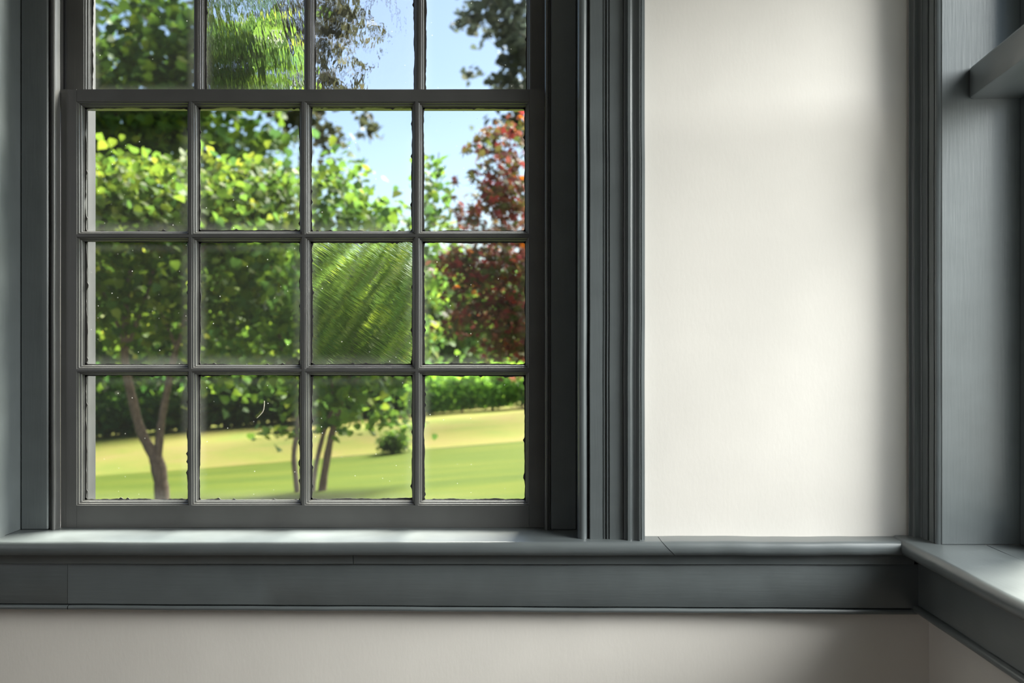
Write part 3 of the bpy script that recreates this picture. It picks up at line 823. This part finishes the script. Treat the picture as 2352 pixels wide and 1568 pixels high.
def tree(name, label, base, blobs, leafsize, tpl, mat, limbs=None, D=None, bark=None, group=None, up=0.6, singles=0, tint=(0.45, 0.25), prune=None, cat='tree'):
    root = empty(name, base)
    tag(root, label, cat, group)
    if limbs:
        for ls in limbs:
            m = MB()
            if isinstance(ls, dict): pxlimb(m, ls['pts'], ls['D'])
            else: pxlimb(m, ls, D)
            nm = 'trunk' if (ls is limbs[0]) else 'limb'
            m.build(nm, bark or M_BARK, root, 60)
    pos = cloud(blobs)
    g = np.array([gz(x, y - CAMY) for x, y in pos[:, :2]])
    pos = pos[pos[:, 2] > g + (0.02 if cat == 'shrub' else 0.1)]
    if prune is not None: pos = pos[~prune(*in_view(pos))]
    n = len(pos)
    size = leafsize * RNG.uniform(0.65, 1.25, n)
    tn = np.clip(RNG.normal(tint[0], tint[1], n), 0, 1)
    pick = np.zeros(n, bool)
    if singles:
        px, py = in_view(pos)
        vis = (px > 195) & (px < 1210) & (py > 0) & (py < 1145)
        D_ = pos[:, 1] - CAMY
        score = np.where(vis, size / D_, 0)
        # the leaves nearest the eye and largest in view
        score = score * (1 + 2.0 * np.exp(-(D_ - D_.min()) / 0.6))
        pick[np.argsort(-score)[:singles]] = True
    c = np.array([pos[:, 0].mean(), pos[:, 1].mean(), pos[:, 2].min()])
    rest = ~pick
    v = leaf_arrays(pos[rest] - c, size[rest], tpl, up)
    fo = bpy.data.objects.new('foliage', fast_mesh('foliage', v, tpl, tn[rest], mat))
    place(fo, c, root)
    fo['kind'] = 'stuff'
    if singles:
        NV = 10
        vm = []
        for k in range(NV):
            t = np.clip(tint[0] + tint[1] * 1.6 * (2 * (k + 0.5) / NV - 1), 0, 1)
            vm.append(fast_mesh('leaf', tpl[0][None], tpl, np.array([t]), mat))
        idx = np.where(pick)[0]
        bx, by, bz = orient(len(idx), up)
        from mathutils import Matrix
        for j, i in enumerate(idx):
            o = bpy.data.objects.new('leaf', vm[j % NV])
            R_ = Matrix((bx[j], by[j], bz[j])).transposed()
            o.rotation_euler = R_.to_euler()
            s = float(size[i]); o.scale = (s, s, s)
            o.parent = fo
            o.location = Vector(pos[i] - c)
            C.objects.link(o)
    return root

def base_at(px, D):
    x = (px - 1176) / F * D
    return (x, CAMY + D, gz(x, D))

# near left tree with the forked trunk
T1 = 11.5
tree('redbud_tree', 'forked tree with bright yellow-green leaves behind the left panes', base_at(372, T1),
     [(250, 470, 330, 120, T1, 1.6, 300, 13, 0.19), (520, 460, 160, 100, T1 + .4, 1.2, 120, 13, 0.19), (330, 650, 330, 90, T1, 1.5, 120, 11, 0.20),
      (150, 740, 240, 100, T1 + .4, 1.3, 60, 10, 0.2), (480, 740, 160, 80, T1 + .5, 1.2, 40, 10, 0.2), (620, 440, 90, 70, T1 + .6, 0.8, 40, 10, 0.18), (0, 520, 260, 220, T1, 1.5, 120, 11, 0.2)],
     0.118, HEART, M_LEAF1,
     limbs=[[(373, 1185, 38), (371, 1120, 32), (362, 1065, 34), (350, 1040, 24), (322, 985, 22), (300, 900, 20), (287, 830, 18), (287, 740, 16), (300, 620, 10)],
            [(362, 1065, 20), (366, 1010, 19), (372, 960, 17), (385, 890, 17), (405, 800, 15), (440, 690, 12), (470, 560, 7)],
            [(290, 800, 11), (330, 700, 9), (360, 590, 6)], [(288, 790, 10), (250, 700, 8), (200, 600, 5)], [(405, 800, 9), (380, 740, 7), (360, 700, 4)],
            [(352, 1042, 12), (340, 1030, 9), (334, 1026, 3)]], D=T1, singles=280, tint=(0.52, 0.25))
# second tree with several leaning stems
T2 = 11.9
tree('redbud_tree', 'tree with several leaning stems at the middle of the window', base_at(718, T2),
     [(620, 560, 120, 80, T2, 1.3, 60, 11, 0.2), (640, 720, 140, 110, T2, 1.2, 60, 11, 0.2), (800, 700, 170, 130, T2, 1.2, 90, 11, 0.2), (780, 870, 150, 60, T2, 1.0, 60, 10, 0.18),
      (760, 440, 60, 100, T2, 0.7, 20, 9, 0.16), (800, 380, 50, 60, T2, 0.5, 10, 8, 0.14), (850, 490, 110, 50, T2, 0.8, 40, 9, 0.16), (995, 420, 22, 70, T2, 0.3, 11, 7, 0.13), (1000, 500, 50, 40, T2, 0.4, 10, 7, 0.14),
      (950, 600, 90, 90, T2, 0.8, 40, 10, 0.18), (920, 780, 110, 70, T2, 0.9, 40, 10, 0.18), (890, 960, 40, 22, T2, 0.3, 6, 6, 0.10), (950, 975, 35, 10, T2, 0.2, 3, 6, 0.09),
      (640, 990, 55, 14, T2, 0.3, 6, 6, 0.08), (735, 975, 30, 14, T2, 0.2, 3, 6, 0.09), (800, 960, 40, 20, T2, 0.3, 5, 6, 0.09), (540, 820, 90, 80, T2 + .5, 0.8, 30, 10, 0.18)],
     0.125, HEART, M_LEAF2,
     limbs=[[(735, 1185, 24), (742, 1110, 19), (757, 1020, 17), (772, 960, 15), (795, 890, 13), (812, 790, 10), (806, 690, 8), (800, 600, 5)],
            [(716, 1180, 13), (722, 1090, 12), (742, 1000, 11), (765, 930, 9), (760, 850, 6)],
            [(690, 1185, 15), (681, 1110, 13), (675, 1045, 12), (684, 985, 12), (690, 930, 11), (668, 860, 10), (646, 790, 9), (630, 690, 6), (620, 560, 4)],
            [(795, 890, 7), (850, 850, 6), (920, 820, 4)], [(806, 690, 6), (850, 560, 4), (830, 420, 3)], [(850, 640, 5), (940, 560, 4), (995, 460, 3), (1008, 350, 2)],
            [(684, 985, 5), (650, 990, 4), (600, 1000, 2)], [(790, 900, 5), (850, 930, 4), (940, 965, 3), (985, 970, 2)]],
     D=T2, singles=280, tint=(0.5, 0.28))
# red maple reaching in from the right
T3 = 8.2
tree('red_maple_tree', 'maple with dark red and green star leaves at the right panes', base_at(1420, T3),
     [(1150, 430, 60, 90, T3, 0.5, 46, 11, 0.13), (1190, 570, 120, 90, T3, 0.6, 72, 11, 0.14), (1160, 690, 100, 80, T3, 0.6, 58, 11, 0.13), (1200, 770, 70, 40, T3, 0.4, 40, 10, 0.12),
      (1120, 320, 25, 30, T3, 0.2, 10, 9, 0.08), (1185, 310, 45, 50, T3, 0.3, 18, 8, 0.11), (1080, 500, 30, 40, T3, 0.3, 12, 8, 0.10), (1080, 620, 50, 60, T3, 0.4, 30, 9, 0.11), (1045, 585, 30, 15, T3, 0.2, 8, 8, 0.08), (1060, 720, 25, 25, T3, 0.3, 10, 8, 0.09),
      (1430, 520, 170, 300, T3, 1.0, 170, 10, 0.16)],
     0.115, STAR, M_RED,
     limbs=[[(1420, 1250, 60), (1415, 1000, 46), (1400, 800, 34), (1390, 600, 22), (1380, 350, 9)], [(1402, 850, 18), (1320, 780, 13), (1220, 740, 9), (1120, 720, 4)],
            [(1395, 700, 15), (1290, 640, 10), (1190, 610, 7), (1070, 580, 3)], [(1390, 600, 13), (1280, 480, 8), (1180, 400, 5), (1125, 310, 2)]],
     D=T3, bark=M_BARKD, singles=280, tint=(0.42, 0.30), up=0.5)
# tall trees standing behind
tree('tall_leafy_tree', 'tall green tree with sky gaps at the upper left panes', base_at(140, 33),
     [(300, 200, 240, 110, 33, 3.0, 105, 11, 0.62), (470, 110, 150, 130, 33.5, 2.6, 48, 11, 0.60), (230, 20, 240, 120, 33, 3.0, 80, 11, 0.62), (570, 150, 90, 100, 32, 2.0, 30, 11, 0.55), (20, 200, 230, 300, 33, 3, 110, 11, 0.62), (400, 320, 300, 70, 34, 2.4, 110, 11, 0.6), (600, 60, 60, 110, 32, 1.5, 22, 11, 0.5), (450, -150, 300, 150, 33, 3, 80, 11, 0.62)],
     0.42, HEART, M_LEAF2, limbs=[[(140, 1030, 26), (150, 700, 22), (200, 450, 17), (270, 250, 11), (330, 60, 5)], [(200, 450, 11), (360, 330, 8), (520, 180, 4)], [(230, 350, 9), (180, 180, 7), (130, 40, 4)]], D=33, bark=M_BARKD, tint=(0.4, 0.3))
tree('drooping_tree', 'tree with drooping olive branches hanging at the top middle panes', base_at(690, 38),
     [(765, 50, 45, 80, 38, 1.4, 30, 10, 0.50), (738, 200, 26, 110, 38, 1.2, 20, 9, 0.42), (655, 60, 50, 110, 38, 1.6, 34, 10, 0.55), (815, 170, 30, 50, 38, 0.8, 6, 8, 0.34), (750, 305, 24, 40, 38, 0.8, 10, 9, 0.36), (845, 290, 14, 40, 38, 0.6, 5, 8, 0.28), (685, 250, 50, 70, 38, 1.4, 22, 10, 0.45),
      (858, 60, 12, 14, 38, 0.3, 2, 7, 0.22), (690, -150, 150, 120, 38, 2.0, 70, 11, 0.6)],
     0.36, HEART, M_OLIVE, limbs=[[(690, 980, 22), (690, 600, 18), (695, 300, 13), (700, 0, 9), (700, -150, 5)], [(704, 20, 6), (780, -30, 5), (860, -20, 4), (800, 90, 3), (770, 170, 2)], [(702, 150, 6), (760, 180, 4), (830, 220, 3), (850, 330, 2)], [(860, -30, 3.5), (905, 20, 2.5), (920, 80, 1.5)]], D=38, bark=M_BARKD, tint=(0.4, 0.3))
tree('tall_leafy_tree', 'tall grey-green tree at the top right panes', base_at(1300, 30),
     [(1155, 20, 65, 70, 30, 1.6, 40, 10, 0.40), (1190, 110, 26, 70, 30, 1.2, 22, 10, 0.36), (1165, 190, 45, 18, 30, 1.0, 16, 9, 0.30), (1090, 40, 26, 36, 30, 0.8, 10, 9, 0.32), (1085, 160, 10, 8, 30, 0.3, 2, 7, 0.2), (1185, 270, 34, 20, 30, 1.0, 10, 9, 0.32), (1350, 100, 140, 300, 30, 2.5, 200, 11, 0.45), (1200, -150, 180, 100, 30, 2, 80, 11, 0.45)],
     0.28, HEART, M_GREYG, limbs=[[(1300, 990, 34), (1300, 500, 26), (1290, 200, 16), (1270, -60, 8)], [(1295, 300, 10), (1230, 180, 7), (1170, 120, 4)], [(1290, 200, 10), (1210, 90, 7), (1130, 40, 4)]], D=30, bark=M_BARKD, tint=(0.45, 0.3))
# woodland edge beyond the field
wood = [(60, 36, 470, M_LEAF3, 'dark green woodland tree left of the forked trunk'), (300, 37, 420, M_LEAF3, 'dark green woodland tree directly behind the forked trunk'),
        (520, 37, 440, M_LEAF2, 'green woodland tree right of the forked trunk'), (720, 38, 520, M_LEAF2, 'green woodland tree behind the leaning stems'),
        (880, 36, 560, M_LEAF2, 'green woodland tree right of the leaning stems'), (1020, 38, 600, M_LEAF2, 'darker woodland tree beside the red maple'),
        (1250, 50, 600, M_LEAF3, 'woodland tree glimpsed through the red maple leaves')]
for px, D, top, mt, lab in wood:
    bx_, by_, bz_ = base_at(px, D)
    bpy_ = 780 - (bz_ - CZ) / D * F
    mid = (top + bpy_) / 2
    tree('woodland_tree', lab, (bx_, by_, bz_),
         [(px, mid - 40, 150, (bpy_ - top) / 2 * 0.8, D, 2.3, 330, 13, 0.5), (px, top + 90, 100, 90, D, 1.6, 90, 12, 0.5), (px - 20, bpy_ - 40, 160, 50, D - 1.0, 1.5, 150, 12, 0.45)],
         0.40, OVAL, mt, limbs=[[(px, bpy_ + 12, 20), (px + 6, mid, 14), (px - 4, top + 60, 5)]], D=D, bark=M_BARKD, group='trees along the field edge', tint=(0.45, 0.3))
for px, D, top, lab in ((170, 50, 520, 'far woodland tree at the left border of the glass'), (410, 52, 500, 'far woodland tree seen between the forked limbs'),
                        (640, 50, 520, 'far woodland tree left of the leaning stems'), (830, 54, 560, 'far woodland tree right of the leaning stems'), (1060, 52, 600, 'far woodland tree left of the red maple')):
    b = base_at(px, D); y = 780 - (b[2] - CZ) / D * F
    tree('woodland_tree', lab, b, [(px, (top + y) / 2, 170, (y - top) / 2, D, 3.0, 300, 12, 0.8), (px, y - 40, 170, 50, D, 2.0, 110, 12, 0.7)], 0.62, OVAL, M_LEAF3,
         limbs=[[(px, y + 8, 14), (px + 4, (top + y) / 2, 10), (px, top + 60, 4)]], D=D, bark=M_BARKD, group='trees along the field edge', tint=(0.45, 0.3))
# hedge beyond the right of the field
for k, px in enumerate((985, 1060, 1130, 1200, 1270)):
    D = 32.5
    b = base_at(px, D); y = 780 - (b[2] - CZ) / D * F
    tree('hedge_bush', ['leafy bush at the left end of the hedge below the red maple', 'second bush from the left in the hedge below the maple', 'middle bush of the hedge below the red maple',
                        'bush of the hedge at the right pane edge', 'bush of the hedge just behind the right stile'][k], b,
         [(px, y - 45 - 8 * (k % 2), 55, 48, D, 0.9, 130, 12, 0.24), (px + 20, y - 90, 40, 25, D, 0.6, 30, 10, 0.22)], 0.20, OVAL, M_HEDGE, limbs=[[(px, y + 5, 6), (px + 2, y - 40, 5), (px, y - 80, 2)]], D=D, bark=M_BARKD,
         group='bushes along the field edge', tint=(0.5, 0.3), cat='bush')
# lone round shrub at the lawn edge
b = base_at(905, 16.6)
tree('round_shrub', 'small round green shrub alone at the lawn edge', b,
     [(898, 1010, 28, 24, 16.6, 0.25, 80, 12, 0.06), (922, 1002, 18, 26, 16.6, 0.2, 44, 11, 0.06), (905, 1026, 30, 9, 16.6, 0.22, 50, 11, 0.05)], 0.065, OVAL, M_SHRUB, limbs=[[(905, 1040, 5), (904, 1015, 4), (905, 990, 2)]], D=16.6, tint=(0.5, 0.3), cat='shrub')

# pale curved thread stuck to the glass
yT = YL + 0.0194
pts = [W(607, 921, yT), W(606.5, 932, yT), W(604, 944, yT), W(597, 953, yT), W(590, 960, yT)]
m = MB()
limb(m, [(*p, r) for p, r in zip(pts, (0.0010, 0.0011, 0.0012, 0.0009, 0.0005))], 6)
mt, nt_, P_, N_, L_ = newmat('pale_fibre')
nf = N_.new('ShaderNodeTexNoise'); nf.inputs['Scale'].default_value = 400
cf = ramp(N_, [(0.4, (0.55, 0.50, 0.36)), (0.6, (0.75, 0.72, 0.60))]); L_.new(nf.outputs['Fac'], cf.inputs['Fac']); L_.new(cf.outputs[0], P_.inputs['Base Color'])
tag(m.build('thread', mt, None, 60), 'pale bent thread stuck to the glass of a bottom row pane', 'thread')
